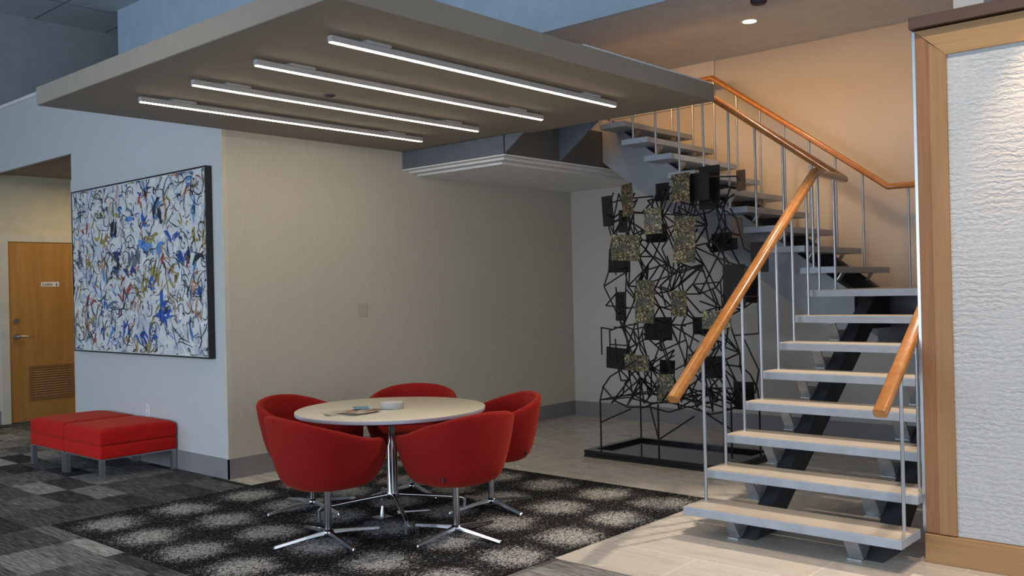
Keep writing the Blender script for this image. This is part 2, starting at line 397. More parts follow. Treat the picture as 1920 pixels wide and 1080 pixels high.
# shell behind the camera with real window openings
wf = MB()
wf.box(-4.65, -4.5, -2.5, VF, 0, 0.3); wf.box(-4.65, -4.5, -2.5, VF, 3.15, 3.6); wf.box(-4.65, -4.5, -2.5, VF, 4.8, ZC)
for v in (-2.5, 1.4, 4.4, 7.4, 10.4, 12.0): wf.box(-4.65, -4.5, v, v+0.12, 0.3, 4.8)
struct(wf.build('wall_window_side', MT['wall_p']))
wr = MB(); wr.box(-4.5, UC, -2.65, -2.5, 0, 0.3); wr.box(-4.5, UC, -2.65, -2.5, 3.2, ZC); wr.box(-4.5, -1.6, -2.65, -2.5, 0.3, 3.2); wr.box(4.7, UC, -2.65, -2.5, 0.3, 3.2)
struct(wr.build('wall_behind', MT['wall_p']))

BH = 0.165
struct(box('baseboard_left', MT['base'], UP-0.012, UP, VB-0.012, 9.66, 0, BH))
struct(box('baseboard_back', MT['base'], UP-0.012, UC, VB-0.012, VB, 0, BH))
struct(box('baseboard_stair', MT['base'], UC-0.012, UC, 1.5, VB-0.012, 0, BH))
struct(box('baseboard_far', MT['base'], UP+0.16, 4.30, VF-0.012, VF, 0, BH))
cg = MB(); cg.box(UP-0.004, UP+0.036, VB-0.004, VB, BH, ZCAN); cg.box(UP-0.004, UP, VB, VB+0.036, BH, ZCAN)
struct(cg.build('trim_2', MT['cream']), 'cream corner guard where the painting wall meets the beige wall')
struct(box('trim_3', MT['cream'], UP-0.004, UP+0.16, 9.655, 9.668, 0, 2.72))

# dropped canopy
cn = MB().box(2.67, 6.20, 3.44, VB, ZCAN, ZCT)
struct(cn.build('ceiling_canopy', MT['canopy'], bevel=0.004, seg=1), 'taupe dropped canopy over the seating')
struct(box('trim_4', MT['ceil_paint'], 4.6, 6.14, 3.445, 3.47, ZCT, ZCT+0.010), 'thin white lip on top of the canopy edge')

# door at the end of the corridor
dr = empty('door_1', (4.40, VF, 0)); struct(dr, 'honey oak door with cream frame, lever handle and louvre')
DH = 2.235
box('door_panel', MT['door'], 4.40, 5.32, VF-0.03, VF+0.02, 0.012, DH, parent=dr).matrix_parent_inverse = Matrix.Translation((-4.40, -VF, 0))
def dpart(name, mb, mat, par=dr, **k):
    o = mb.build(name, mat, par, **k)
    if par is dr: o.matrix_parent_inverse = Matrix.Translation((-4.40, -VF, 0))
    return o
fb = MB(); fb.box(4.30, 4.40, VF-0.045, VF, 0, DH+0.09); fb.box(4.40, 5.32, VF-0.045, VF, DH, DH+0.09); fb.box(5.32, 5.42, VF-0.045, VF, 0, DH+0.09)
dpart('door_frame', fb, MT['cream'])
lv = MB(); lv.box(4.62, 5.16, VF-0.045, VF-0.03, 0.27, 0.30); lv.box(4.62, 5.16, VF-0.045, VF-0.03, 0.66, 0.69); lv.box(4.62, 4.65, VF-0.045, VF-0.03, 0.3, 0.66); lv.box(5.13, 5.16, VF-0.045, VF-0.03, 0.3, 0.66)
for k in range(12):
    z = 0.305+k*0.03; lv.prism([(VF-0.044, z), (VF-0.031, z+0.02), (VF-0.031, z+0.025), (VF-0.044, z+0.005)], 0, 4.65, 5.13)
dpart('louvre', lv, MT['vent'])
lk = MB(); lk.tube([(4.48, VF-0.03, 1.26), (4.48, VF-0.05, 1.26)], 0.03, 16); dpart('deadbolt', lk, MT['brush'])
hd = MB(); hd.tube([(4.48, VF-0.03, 1.065), (4.48, VF-0.045, 1.065)], 0.036, 18); hd.tube([(4.48, VF-0.045, 1.065), (4.48, VF-0.085, 1.065), (4.50, VF-0.09, 1.065), (4.61, VF-0.085, 1.06)], 0.011, 10)
dpart('door_handle', hd, MT['brush'])
sg = MB().box(4.785, 5.005, VF-0.035, VF-0.030, 1.675, 1.735)
sign = dpart('door_sign', sg, MT['whitep'])
def text_mesh(txt, size, mat, name, parent, loc, rot):
    cu = bpy.data.curves.new(name, 'FONT'); cu.body = txt; cu.size = size; cu.extrude = 0.0008; cu.align_x = 'CENTER'; cu.align_y = 'CENTER'
    t = bpy.data.objects.new(name+'_src', cu); C.objects.link(t)
    bpy.context.view_layer.update()
    me = bpy.data.meshes.new_from_object(t.evaluated_get(bpy.context.evaluated_depsgraph_get()))
    bpy.data.objects.remove(t); me.materials.clear(); me.materials.append(mat)
    o = bpy.data.objects.new(name, me); C.objects.link(o); o.parent = parent; o.location = loc; o.rotation_euler = rot
    return o
text_mesh('Ladies', 0.05, MT['black_ink'], 'lettering', sign, (4.865, VF-0.0355, 1.705), (PI/2, 0, 0))
ic = MB(); ic.lathe([(0.0, 0), (0.006, 0.0), (0.006, 0.0005), (0.0, 0.0005)], n=12)
pc = MB(); pc.prism([(4.968, 1.716), (4.973, 1.722), (4.978, 1.716), (4.973, 1.710)], 1, VF-0.0365, VF-0.0355)
pc.prism([(4.966, 1.708), (4.980, 1.708), (4.984, 1.692), (4.962, 1.692)], 1, VF-0.0365, VF-0.0355); pc.prism([(4.969, 1.692), (4.977, 1.692), (4.977, 1.682), (4.969, 1.682)], 1, VF-0.0365, VF-0.0355)
pc.build('pictogram', MT['black_ink'], sign)

# framed relief wall next to the stairs
RW = 5.15
rw = empty('feature_wall_panel', (RW, 1.66, 0)); tag(rw, 'oak framed wall panel of rippled white stone beside the stairs', 'wall panel')
inv = Matrix.Translation((-RW, -1.66, 0))
def rpart(name, mb, mat, **k):
    o = mb.build(name, mat, rw, **k); o.matrix_parent_inverse = inv; return o
rpart('backing', MB().box(RW+0.03, RW+0.15, -2.4, 1.655, 0, 2.83), MT['frame_l'])
rpart('relief_panel', MB().box(RW+0.012, RW+0.03, -2.4, 1.50, 0.155, 2.68), MT['relief'])
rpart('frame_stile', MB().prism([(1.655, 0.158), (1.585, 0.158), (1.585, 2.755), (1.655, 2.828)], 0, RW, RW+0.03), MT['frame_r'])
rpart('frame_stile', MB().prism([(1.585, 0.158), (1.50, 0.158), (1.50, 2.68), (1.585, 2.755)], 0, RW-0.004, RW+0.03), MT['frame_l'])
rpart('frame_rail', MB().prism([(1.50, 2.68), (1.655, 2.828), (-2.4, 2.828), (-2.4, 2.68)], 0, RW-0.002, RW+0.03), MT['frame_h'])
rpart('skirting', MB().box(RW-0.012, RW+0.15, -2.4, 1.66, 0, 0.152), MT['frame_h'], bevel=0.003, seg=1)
rpart('cornice', MB().box(RW-0.035, RW+0.17, -2.4, 1.675, 2.836, 2.90), MT['cornice'], bevel=0.003, seg=1)
rpart('metal_edge_strip', MB().box(RW+0.005, RW+0.15, 1.655, 1.674, 0.158, 2.83), MT['brush'], bevel=0.002, seg=1)

# ------------------------------------------------------------------ staircase
U0 = 4.565; D1 = 0.258; R_ = 0.181; VL = 2.949; VR = 1.672; TH = 0.052
st = empty('staircase', (5.0, 2.3, 0)); tag(st, 'open riser staircase with pale treads, steel balusters and oak handrails', 'staircase')
sinv = Matrix.Translation((-5.0, -2.3, 0))
def spart(name, mb, mat, par=None, **k):
    o = mb.build(name, mat, par or st, **k)
    if par is None: o.matrix_parent_inverse = sinv
    return o
def tread1(i):
    x = U0+i*D1; z = i*R_
    t = spart('tread', MB().box(x, x+0.29, VR, VL, z-TH, z-0.003), MT['steel'], bevel=0.002, seg=1)
    spart('tread_top', MB().box(x+0.006, x+0.284, VR+0.006, VL-0.006, z-0.006, z), MT['tread'], t)
    for v0, v1 in ((2.655, 2.72), (1.925, 2.005)):
        zb = z-R_; xb = x+0.147   # where the slanted plate meets the beam
        b = MB(); b.prism([(xb, zb), (xb+0.012, zb), (x+0.072, z-TH), (x+0.06, z-TH)], 1, v0, v1)
        b.prism([(xb, zb), (xb+0.10, zb+0.07), (xb+0.10, zb+0.055), (xb+0.012, zb-0.0)], 1, v0, v1)
        b.box(xb-0.03, xb+0.03, v0, v1, zb-0.0, zb+0.006)
        b.box(x+0.055, x+0.16, v0, v1, z-TH-0.006, z-TH)
        spart('bracket', b, MT['bracket'], t)
for i in range(1, 8): tread1(i)
SL = R_/D1
def zt1(u): return SL*(u-4.972)
for v0, v1 in ((2.565, 2.66), (1.825, 1.925)):
    u1 = 6.95
    spart('stringer', MB().prism([(4.985, 0.0), (u1, zt1(u1)), (u1, zt1(u1)-0.2), (5.26, 0.0)], 1, v0, v1), MT['beam'])
# landing
ld = spart('landing', MB().box(U0+8*D1, 8.62, VR, VL, 8*R_-TH, 8*R_-0.003), MT['steel'], bevel=0.002, seg=1)
spart('landing_top', MB().box(U0+8*D1+0.006, 8.614, VR+0.006, VL-0.006, 8*R_-0.006, 8*R_), MT['tread'], ld)
for a in ((7.26, 7.30, VR+0.02, 2.66, 0.97), (8.3, 8.34, VR+0.02, 2.66, 0.97), (6.95, 7.26, 2.565, 2.66, 1.15), (6.95, 7.26, 1.825, 1.925, 1.15)):
    spart('landing_beam', MB().box(*a, 8*R_-TH), MT['beam'], ld)
# upper flight
V0 = 0.759; D2 = 0.249; UA = 7.278; UB = 8.516
def tread2(i):
    y = V0+i*D2; z = i*R_
    t = spart('tread', MB().box(UA, UB, y, y+0.29, z-TH, z-0.003), MT['steel'], bevel=0.002, seg=1)
    spart('tread_top', MB().box(UA+0.006, UB-0.006, y+0.006, y+0.284, z-0.006, z), MT['tread'], t)
    for a, b_ in ((7.58, 7.65), (8.22, 8.29)):
        zb = z-R_; yb = y+0.147
        b = MB(); b.prism([(yb, zb), (yb+0.012, zb), (y+0.072, z-TH), (y+0.06, z-TH)], 0, a, b_)
        spart('bracket', b, MT['bracket'], t)
for i in range(9, 18): tread2(i)
S2 = 0.722
def zb2(v): return 1.166+S2*(v-3.257)
for a, b_ in ((7.55, 7.575), (8.29, 8.315)):
    spart('stringer', MB().prism([(2.95, zb2(2.95)), (5.45, zb2(5.45)), (5.45, zb2(5.45)+0.46), (2.95, zb2(2.95)+0.46)], 0, a, b_), MT['steel_pl'])
spart('stringer', MB().prism([(2.95, zb2(2.95)+0.2), (5.45, zb2(5.45)+0.2), (5.45, zb2(5.45)+0.46), (2.95, zb2(2.95)+0.46)], 0, 7.60, 7.70), MT['beam'])
spart('stringer', MB().prism([(2.95, zb2(2.95)+0.2), (5.45, zb2(5.45)+0.2), (5.45, zb2(5.45)+0.46), (2.95, zb2(2.95)+0.46)], 0, 8.19, 8.29), MT['beam'])
# upper landing with stepped white soffit and the stringers of the flight above
ul = MB(); ul.box(6.10, UC, 5.46, VB, 2.70, 2.87); ul.box(6.22, 7.27, 5.46, VB, 2.87, 3.24); ul.box(7.27, UC, 5.46, VB, 2.87, 3.06)
ulo = spart('upper_landing', ul, [MT['beam2']])
spart('side_fascia', MB().box(6.085, 6.10, 5.45, VB, 2.70, 2.868), MT['box_side'], ulo)
mo = MB(); mo.box(6.085, UC, 5.45, VB, 2.688, 2.70); mo.box(6.17, UC, 5.54, VB, 2.668, 2.688); mo.box(6.28, UC, 5.66, VB, 2.648, 2.668)
spart('stepped_soffit', mo, MT['white'], ulo)
spart('upper_stringer', MB().prism([(5.46, 2.70), (5.22, 2.868), (5.46, 2.868)], 0, 6.085, 6.10), MT['box_side'], ulo)
spart('upper_stringer', MB().prism([(5.46, 2.70), (4.97, 3.05), (5.46, 3.05)], 0, 6.87, 6.885), MT['box_side'], ulo)

# balusters and handrails
prof = [(0.036*math.copysign(abs(math.cos(a))**0.6, math.cos(a)), 0.027*math.copysign(abs(math.sin(a))**0.6, math.sin(a))) for a in [2*PI*k/20 for k in range(20)]]
def zr1(u): return 0.838+0.7245*(u-4.663)
def zr2(v): return 2.33+0.7245*(v-2.95)
hrL = MB().sweep([(4.663, 2.905, 0.838), (6.73, 2.905, 2.335), (7.345, 2.945, 2.33), (7.345, 4.35, zr2(4.35)), (7.345, 5.3, zr2(4.35))], prof)
spart('handrail', hrL, MT['rail'])
hrR = MB().sweep([(4.675, 1.712, 0.838), (6.74, 1.712, 2.335), (8.45, 1.712, 2.335), (8.45, 2.97, 2.345), (8.45, 4.70, zr2(4.70)+0.01), (8.45, 5.3, zr2(4.70)+0.01)], prof)
spart('handrail', hrR, MT['rail'])
BR = 0.0105
def bal(x, y, z0, z1):
    b = MB().tube([(x, y, z0), (x, y, z1)], BR, 10); b.tube([(x, y, z0), (x, y, z0+0.006)], BR*1.7, 10)
    spart('baluster', b, MT['rod'])
for i in range(1, 8):
    u = U0+i*D1+0.205
    bal(u, 2.91, i*R_, zr1(u)-0.015); bal(u, 1.728, i*R_, zr1(u)-0.015)
zl = 8*R_
for u in (6.79, 7.09): bal(u, 2.915, zl, 2.32)
for u in (6.85, 7.3, 7.8, 8.3): bal(u, 1.728, zl, 2.32)
for v in (2.1, 2.5, 2.80): bal(8.45, v, zl, 2.33)
for i in range(9, 18):
    v = V0+i*D2+0.2
    bal(7.345, v, i*R_, zr2(min(v, 4.35))-0.015); bal(8.45, v, i*R_, zr2(min(v, 4.7))-0.005)

# ------------------------------------------------------------------ seating
def sup(a, rx, ry, n=2.5):
    c, s_ = math.cos(a), math.sin(a)
    r = (abs(c/rx)**n + abs(s_/ry)**n)**(-1/n)
    return r
def sstep(t): t = max(0, min(1, t)); return t*t*(3-2*t)
ZB0 = 0.325
def make_chair():
    root = empty('tub_chair', (0, 0, 0), cat='chair', group='red tub chairs around the round table')
    N = 72
    def rim(dev):
        d = math.degrees(dev)
        h = 0.782 - 0.022*sstep(d/55)
        h -= 0.130*sstep((d-25)/100)
        h -= 0.150*sstep((d-126)/26)
        return h
    cols = []
    for k in range(N):
        a = 2*PI*k/N; dev = abs(PI-a); h = rim(dev)
        rx = 0.335 if math.cos(a) > 0 else 0.345
        R0 = sup(a, rx, 0.348)
        col = [(0.0, ZB0), (R0*0.34, ZB0+0.002)]
        for t, q in ((0.0, 0.50), (0.012, 0.60), (0.05, 0.69), (0.12, 0.76), (0.25, 0.825), (0.45, 0.89), (0.7, 0.95), (0.88, 0.983)):
            col.append((R0*q, ZB0+0.006+t*(h-ZB0-0.02)))
        col += [(R0*1.0, h-0.022), (R0-0.006, h-0.006), (R0-0.022, h), (R0-0.038, h-0.007), (R0-0.046, h-0.024)]
        hi = 0.44
        col += [(R0*0.94-0.045, hi+(h-hi)*0.6), (R0*0.88-0.045, hi+(h-hi)*0.25), (R0*0.82-0.045, min(hi, h-0.01)), (R0*0.5, hi-0.02), (0.0, hi-0.02)]
        cols.append([(r*math.cos(a), r*math.sin(a), z) for r, z in col])
    n = len(cols[0]); vs = [p for c in cols for p in c]
    fs = [(k*n+j, k*n+j+1, ((k+1) % N)*n+j+1, ((k+1) % N)*n+j) for k in range(N) for j in range(n-1)]
    sh = MB().add(vs, fs, 0, True).build('upholstered_shell', MT['red'], root)
    bm = bmesh.new(); bm.from_mesh(sh.data); bmesh.ops.remove_doubles(bm, verts=bm.verts, dist=1e-5); bmesh.ops.recalc_face_normals(bm, faces=bm.faces); bm.to_mesh(sh.data); bm.free()
    # cushion
    rows = []
    for q, z in ((0.001, 0.475), (0.5, 0.474), (0.8, 0.470), (0.93, 0.462), (1.0, 0.445), (0.99, 0.425), (0.9, 0.422)):
        rows.append([(q*(sup(a, 0.285 if math.cos(a) > 0 else 0.245, 0.25)*math.cos(a))+0.005, q*sup(a, 0.285, 0.25)*math.sin(a), z) for a in [2*PI*k/N for k in range(N)]])
    vs = [p for r in rows for p in r]
    fs = [(i*N+k, i*N+(k+1) % N, (i+1)*N+(k+1) % N, (i+1)*N+k) for i in range(len(rows)-1) for k in range(N)]
    MB().add(vs, fs, 0, True).build('seat_cushion', MT['red'], root)
    ft = MB().box(-0.003, 0.004, -0.006, 0.006, -0.013, 0.013).build('fabric_tag', MT['black_ink'], root); ta = math.radians(180-52)
    tr = sup(ta, 0.345, 0.348)*0.80; ft.location = (tr*math.cos(ta), tr*math.sin(ta), 0.398); ft.rotation_euler = (0, 0, ta)
    MB().tube([(0, 0, 0.045), (0, 0, ZB0)], 0.0215, 20).build('column', MT['chrome'], root)
    base = MB().lathe([(0.0, 0.066), (0.026, 0.064), (0.036, 0.05), (0.036, 0.03), (0.0, 0.03)], n=20).build('base_hub', MT['chrome'], root)
    for k in range(4):
        a = k*PI/2; ca, sa = math.cos(a), math.sin(a); P = []
        prof_ = [(0.02, 0.058, 0.036, 0.016), (0.15, 0.044, 0.028, 0.0145), (0.345, 0.020, 0.006, 0.011), (0.352, 0.014, 0.006, 0.008)]
        for r, zt, zb, w_ in prof_:
            for (s_, z) in ((-w_, zb), (w_, zb), (w_*0.7, zt), (-w_*0.7, zt)):
                P.append((r*ca-s_*sa, r*sa+s_*ca, z))
        fs = [(i*4+j, i*4+(j+1) % 4, (i+1)*4+(j+1) % 4, (i+1)*4+j) for i in range(3) for j in range(4)] + [(3, 2, 1, 0), (12, 13, 14, 15)]
        lg = MB().add(P, fs).build('leg', MT['chrome'], root)
        MB().tube([(0.335*ca, 0.335*sa, 0.004), (0.335*ca, 0.335*sa, 0.010)], 0.010, 10).build('glide', MT['black_ink'], lg)
    return root
TC = (4.10, 4.75)
chairs = [((3.465, 4.62), -12, 'red tub chair seen from behind, nearest the two red ottomans', -6),
          ((4.01, 4.06), 3, 'red tub chair with its back to the camera and a small black tag', 83),
          ((4.685, 4.39), -13, 'red tub chair at the table nearest the staircase, partly behind another', 148),
          ((3.92, 5.395), -6, 'red tub chair behind the table, nearest the corner beside the painting wall', -74),
          ((4.70, 5.22), -12, 'red tub chair whose back just shows above the far edge of the tabletop', -142)]
proto = make_chair()
for k, (p, off, lab, face) in enumerate(chairs):
    o = proto if k == 0 else copy_tree(proto)
    o.location = (p[0], p[1], 0.004); o.rotation_euler = (0, 0, math.radians(face)); o['label'] = lab
    # the star base swivels freely of the shell
    for ch in o.children:
        if ch.name.split('.')[0] == 'leg': ch.rotation_euler = (0, 0, math.radians(off-face))

# table
tb = empty('round_table', (TC[0], TC[1], 0.004)); tag(tb, 'round cream-topped table on a chrome pedestal with splayed legs', 'table')
R0 = 0.632
MB().lathe([(0.0, 0.725), (R0-0.006, 0.725), (R0, 0.722)], n=96).build('table_top', MT['table'], tb)
MB().lathe([(R0, 0.722), (R0, 0.703), (R0-0.004, 0.699)], n=96).build('edge_band', MT['tedge'], tb)
MB().lathe([(R0-0.004, 0.699), (R0-0.05, 0.688), (0.0, 0.688)], n=96).build('underside', MT['dark_under'], tb)
MB().lathe([(0.0, 0.69), (0.10, 0.688), (0.10, 0.68), (0.024, 0.66), (0.024, 0.50), (0.036, 0.47), (0.036, 0.17), (0.042, 0.16), (0.042, 0.12), (0.0, 0.115)], n=28).build('pedestal', MT['chrome'], tb)
for dx, dy in ((-0.40, 0.275), (-0.27, -0.44), (0.40, -0.275), (0.27, 0.44)):
    l = math.hypot(dx, dy); ex, ey = dx/l, dy/l
    P = [(ex*0.03, ey*0.03, 0.145), (ex*0.2, ey*0.2, 0.125), (ex*0.44, ey*0.44, 0.094), (ex*0.47, ey*0.47, 0.088), (ex*0.487, ey*0.487, 0.072)]
    lg = MB().tube(P, 0.015, 12, r2=0.011).build('leg', MT['chrome'], tb)
    MB().tube([(ex*0.487, ey*0.487, 0.078), (ex*0.487, ey*0.487, 0.03), (ex*0.487, ey*0.487, 0.0)], 0.012, 12, r2=0.0155).build('foot', MT['chrome'], lg)

pk = empty('desk_puck', (4.075, 4.71, 0.7295)); tag(pk, 'round white canister standing in the middle of the table', 'canister')
MB().lathe([(0.0, 0.0), (0.078, 0.0), (0.079, 0.004), (0.079, 0.038), (0.075, 0.042)], n=40).build('body', MT['lamp_house'], pk)
MB().lathe([(0.075, 0.042), (0.06, 0.044), (0.05, 0.041), (0.03, 0.043), (0.0, 0.043)], n=40).build('lid', MT['whitep'], pk)

def mk_page(name, cols):
    m = NT(name); v = m.n('TexVoronoi'); m.set(v.inputs['Vector'], m.mapping((9, 14, 1))); v.inputs['Scale'].default_value = 1.6
    c = m.ramp(m.sep(v.outputs['Color'])[0], [(i/len(cols), c_) for i, c_ in enumerate(cols)], 'CONSTANT')
    return m.fin(c, 0.35)
def leaflet(cx, cy, rz, w_, h_, mat, lab, z, tilt=0.0):
    o = empty('magazine', (cx, cy, z), rz); tag(o, lab, 'magazine', 'magazines fanned on the table')
    n = 8; vs = []; 
    for j in range(2):
        for i in range(n+1):
            x = -w_/2+w_*i/n; zz = 0.001+tilt*(abs(x)/w_*2)**2
            vs += [(x, -h_/2, zz+0.003*(j)), (x, h_/2, zz+0.003*(j))]
    M_ = (n+1)*2
    fs = [(2*i, 2*i+2, 2*i+3, 2*i+1) for i in range(n)] + [(M_+2*i, M_+2*i+1, M_+2*i+3, M_+2*i+2) for i in range(n)]
    fs += [(2*i, M_+2*i, M_+2*i+2, 2*i+2) for i in range(n)] + [(2*i+1, 2*i+3, M_+2*i+3, M_+2*i+1) for i in range(n)] + [(0, 1, M_+1, M_), (2*n, M_+2*n, M_+2*n+1, 2*n+1)]
    MB().add(vs, fs).build('cover', mat, o)
    return o
pageA = mk_page('brown_photo_page', [(0.55, 0.45, 0.33), (0.30, 0.17, 0.11), (0.65, 0.58, 0.47), (0.42, 0.28, 0.18), (0.16, 0.10, 0.07)])
pageB = mk_page('pale_text_page', [(0.66, 0.60, 0.50), (0.5, 0.43, 0.34), (0.7, 0.65, 0.55), (0.35, 0.25, 0.18)])
pageC = mk_page('blue_photo_page', [(0.08, 0.25, 0.42), (0.14, 0.33, 0.50), (0.10, 0.28, 0.45)])
leaflet(3.745, 4.80, math.radians(-25), 0.27, 0.20, pageB, 'pale printed magazine lying flat nearest the table edge', 0.7295, 0.004)
leaflet(3.80, 4.72, math.radians(5), 0.25, 0.19, pageA, 'brown photo magazine spread over another on the table', 0.7375, 0.004)
leaflet(3.885, 4.80, math.radians(-35), 0.10, 0.13, pageC, 'small blue leaflet on top of the brown magazine', 0.746, 0.002)

# ottomans
def make_ott():
    root = empty('ottoman', (0, 0, 0), cat='ottoman', group='pair of red ottomans against the painting wall')
    L, W = 0.672, 0.712
    MB().box(-L/2, L/2, -W/2, W/2, 0.178, 0.285).build('base_cushion', MT['red2'], root, bevel=0.012, seg=3, smooth_all=True)
    # domed top cushion
    n = 16; vs = []; 
    for i in range(n+1):
        for j in range(n+1):
            x = i/n*2-1; y = j/n*2-1
            ex = (1-abs(x)**8)**0.5 if abs(x) < 1 else 0; ey = (1-abs(y)**8)**0.5 if abs(y) < 1 else 0
            vs.append((math.copysign(1-(1-abs(x))**1.25, x)*L/2*0.995, math.copysign(1-(1-abs(y))**1.25, y)*W/2*0.995, 0.400+0.026*ex*ey+0.010*(1-x*x)*(1-y*y)))
    fs = [(i*(n+1)+j, (i+1)*(n+1)+j, (i+1)*(n+1)+j+1, i*(n+1)+j+1) for i in range(n) for j in range(n)]
    b0 = len(vs)
    loop = [i*(n+1) for i in range(n)] + [n*(n+1)+j for j in range(n)] + [i*(n+1)+n for i in range(n, 0, -1)] + [j for j in range(n, 0, -1)]
    ring = []
    for zz, q in ((0.385, 1.0), (0.31, 1.002), (0.296, 0.995), (0.288, 0.97)):
        r_ = []
        for idx in loop:
            vs.append((vs[idx][0]*q/0.995*0.995, vs[idx][1]*q, zz)); r_.append(len(vs)-1)
        ring.append(r_)
    prev = loop
    for r_ in ring:
        for k in range(len(loop)): fs.append((prev[k], prev[(k+1) % len(loop)], r_[(k+1) % len(loop)], r_[k]))
        prev = r_
    fs.append(tuple(reversed(prev)))
    MB().add(vs, fs, 0, True).build('seat_cushion', MT['red2'], root)
    MB().box(-L/2+0.01, L/2-0.01, -W/2+0.01, W/2-0.01, 0.168, 0.178).build('under_frame', MT['brush'], root)
    for sx in (-1, 1):
        for sy in (-1, 1):
            x = sx*(L/2-0.022); y = sy*(W/2-0.022)
            MB().box(x-0.02, x+0.02, y-0.02, y+0.02, 0, 0.17).build('leg', MT['brush'], root)
    return root
ot = make_ott(); ot.location = (3.768, 7.965, 0); ot['label'] = 'red square ottoman on steel legs, nearer the round table'
ot2 = copy_tree(ot); ot2.location = (3.768, 8.68, 0); ot2['label'] = 'red square ottoman on steel legs, nearer the corridor door'

# ------------------------------------------------------------------ painting
PX = UP-0.055; PV0, PV1, PZ0, PZ1 = 6.965, 9.535, 0.985, 2.588
pa = empty('painting', (UP, (PV0+PV1)/2, PZ0)); tag(pa, 'large abstract canvas of blue, ochre and black strokes in thin black frame', 'painting')
pinv = Matrix.Translation((-UP, -(PV0+PV1)/2, -PZ0))
def ppart(name, mb, mat, **k):
    o = mb.build(name, mat, pa, **k); o.matrix_parent_inverse = pinv; return o
fr = MB(); e = 0.014
fr.box(PX-0.004, UP-0.001, PV0, PV0+e, PZ0, PZ1); fr.box(PX-0.004, UP-0.001, PV1-e, PV1, PZ0, PZ1); fr.box(PX-0.004, UP-0.001, PV0+e, PV1-e, PZ0, PZ0+e); fr.box(PX-0.004, UP-0.001, PV0+e, PV1-e, PZ1-e, PZ1)
ppart('frame', fr, MT['black'])
def mk_canvas():
    m = NT('washed_white_canvas')
    a = m.noise(3.2, detail=5, rough=0.6, dist=1.2); b = m.noise(5.0, m.mapping((1, 1.6, 0.8), (3, 7, 1)), 4, 0.6, 1.0)
    c = m.ramp(a, [(0.30, (0.38, 0.44, 0.52)), (0.46, (0.62, 0.64, 0.65)), (0.62, (0.74, 0.73, 0.69)), (0.78, (0.56, 0.53, 0.47))])
    c = m.mix(m.ramp(b, [(0.60, (0, 0, 0)), (0.75, (0.6, 0.6, 0.6))]), c, (0.30, 0.36, 0.48))
    return m.fin(c, 0.55)
CV = MB().box(PX, UP-0.003, PV0+e, PV1-e, PZ0+e, PZ1-e)
rnd = random.Random(11)
PCOL = {'black_strokes': (0.015, 0.015, 0.022), 'blue_strokes': (0.02, 0.09, 0.42), 'sky_blue_strokes': (0.09, 0.25, 0.55), 'ochre_strokes': (0.33, 0.26, 0.06), 'red_strokes': (0.30, 0.05, 0.045), 'slate_strokes': (0.13, 0.16, 0.22), 'navy_strokes': (0.03, 0.04, 0.16), 'peach_strokes': (0.52, 0.28, 0.17), 'lavender_strokes': (0.36, 0.40, 0.55), 'white_strokes': (0.78, 0.78, 0.77)}
lay = [0]
W_, H_ = PV1-PV0, PZ1-PZ0
def stroke(kind, s, t, ang, length, width, curl, wob=0.2, x=None):
    """s: 0..1 from the corridor end, t: 0..1 from the bottom"""
    lay[0] += 1; xx = PX-0.0010-0.000004*lay[0]
    n = max(5, int(length/0.018)); px, pz = s*W_, t*H_; vs = []; a = ang; ph = rnd.uniform(0, 6)
    for i in range(n+1):
        f = i/n; w2 = width*0.5*(0.25+0.75*math.sin(PI*min(1, f*1.02+0.03))**0.7)*(1+0.25*math.sin(ph+f*9))
        qx = min(max(px, e+0.012), W_-e-0.012); qz = min(max(pz, e+0.012), H_-e-0.012)
        nx, nz = -math.sin(a), math.cos(a)
        vs += [(xx, PV1-(qx+nx*w2), PZ0+qz+nz*w2), (xx, PV1-(qx-nx*w2), PZ0+qz-nz*w2)]
        a += (curl + wob*math.sin(ph+f*7))/n; px += math.cos(a)*length/n; pz += math.sin(a)*length/n
    CV.add(vs, [(2*i, 2*i+2, 2*i+3, 2*i+1) for i in range(n)], 1+ks.index(kind))
ks = list(PCOL)
# soft under-layer
for _ in range(330):
    k = rnd.choices(['lavender_strokes', 'slate_strokes', 'peach_strokes', 'white_strokes', 'ochre_strokes', 'sky_blue_strokes'], [5, 3, 3, 12, 3, 2])[0]
    stroke(k, rnd.random(), rnd.random(), rnd.gauss(PI/2, 0.7)+rnd.choice([0, PI]), rnd.uniform(0.08, 0.28), rnd.uniform(0.010, 0.040), rnd.gauss(0, 1.6), 1.0)
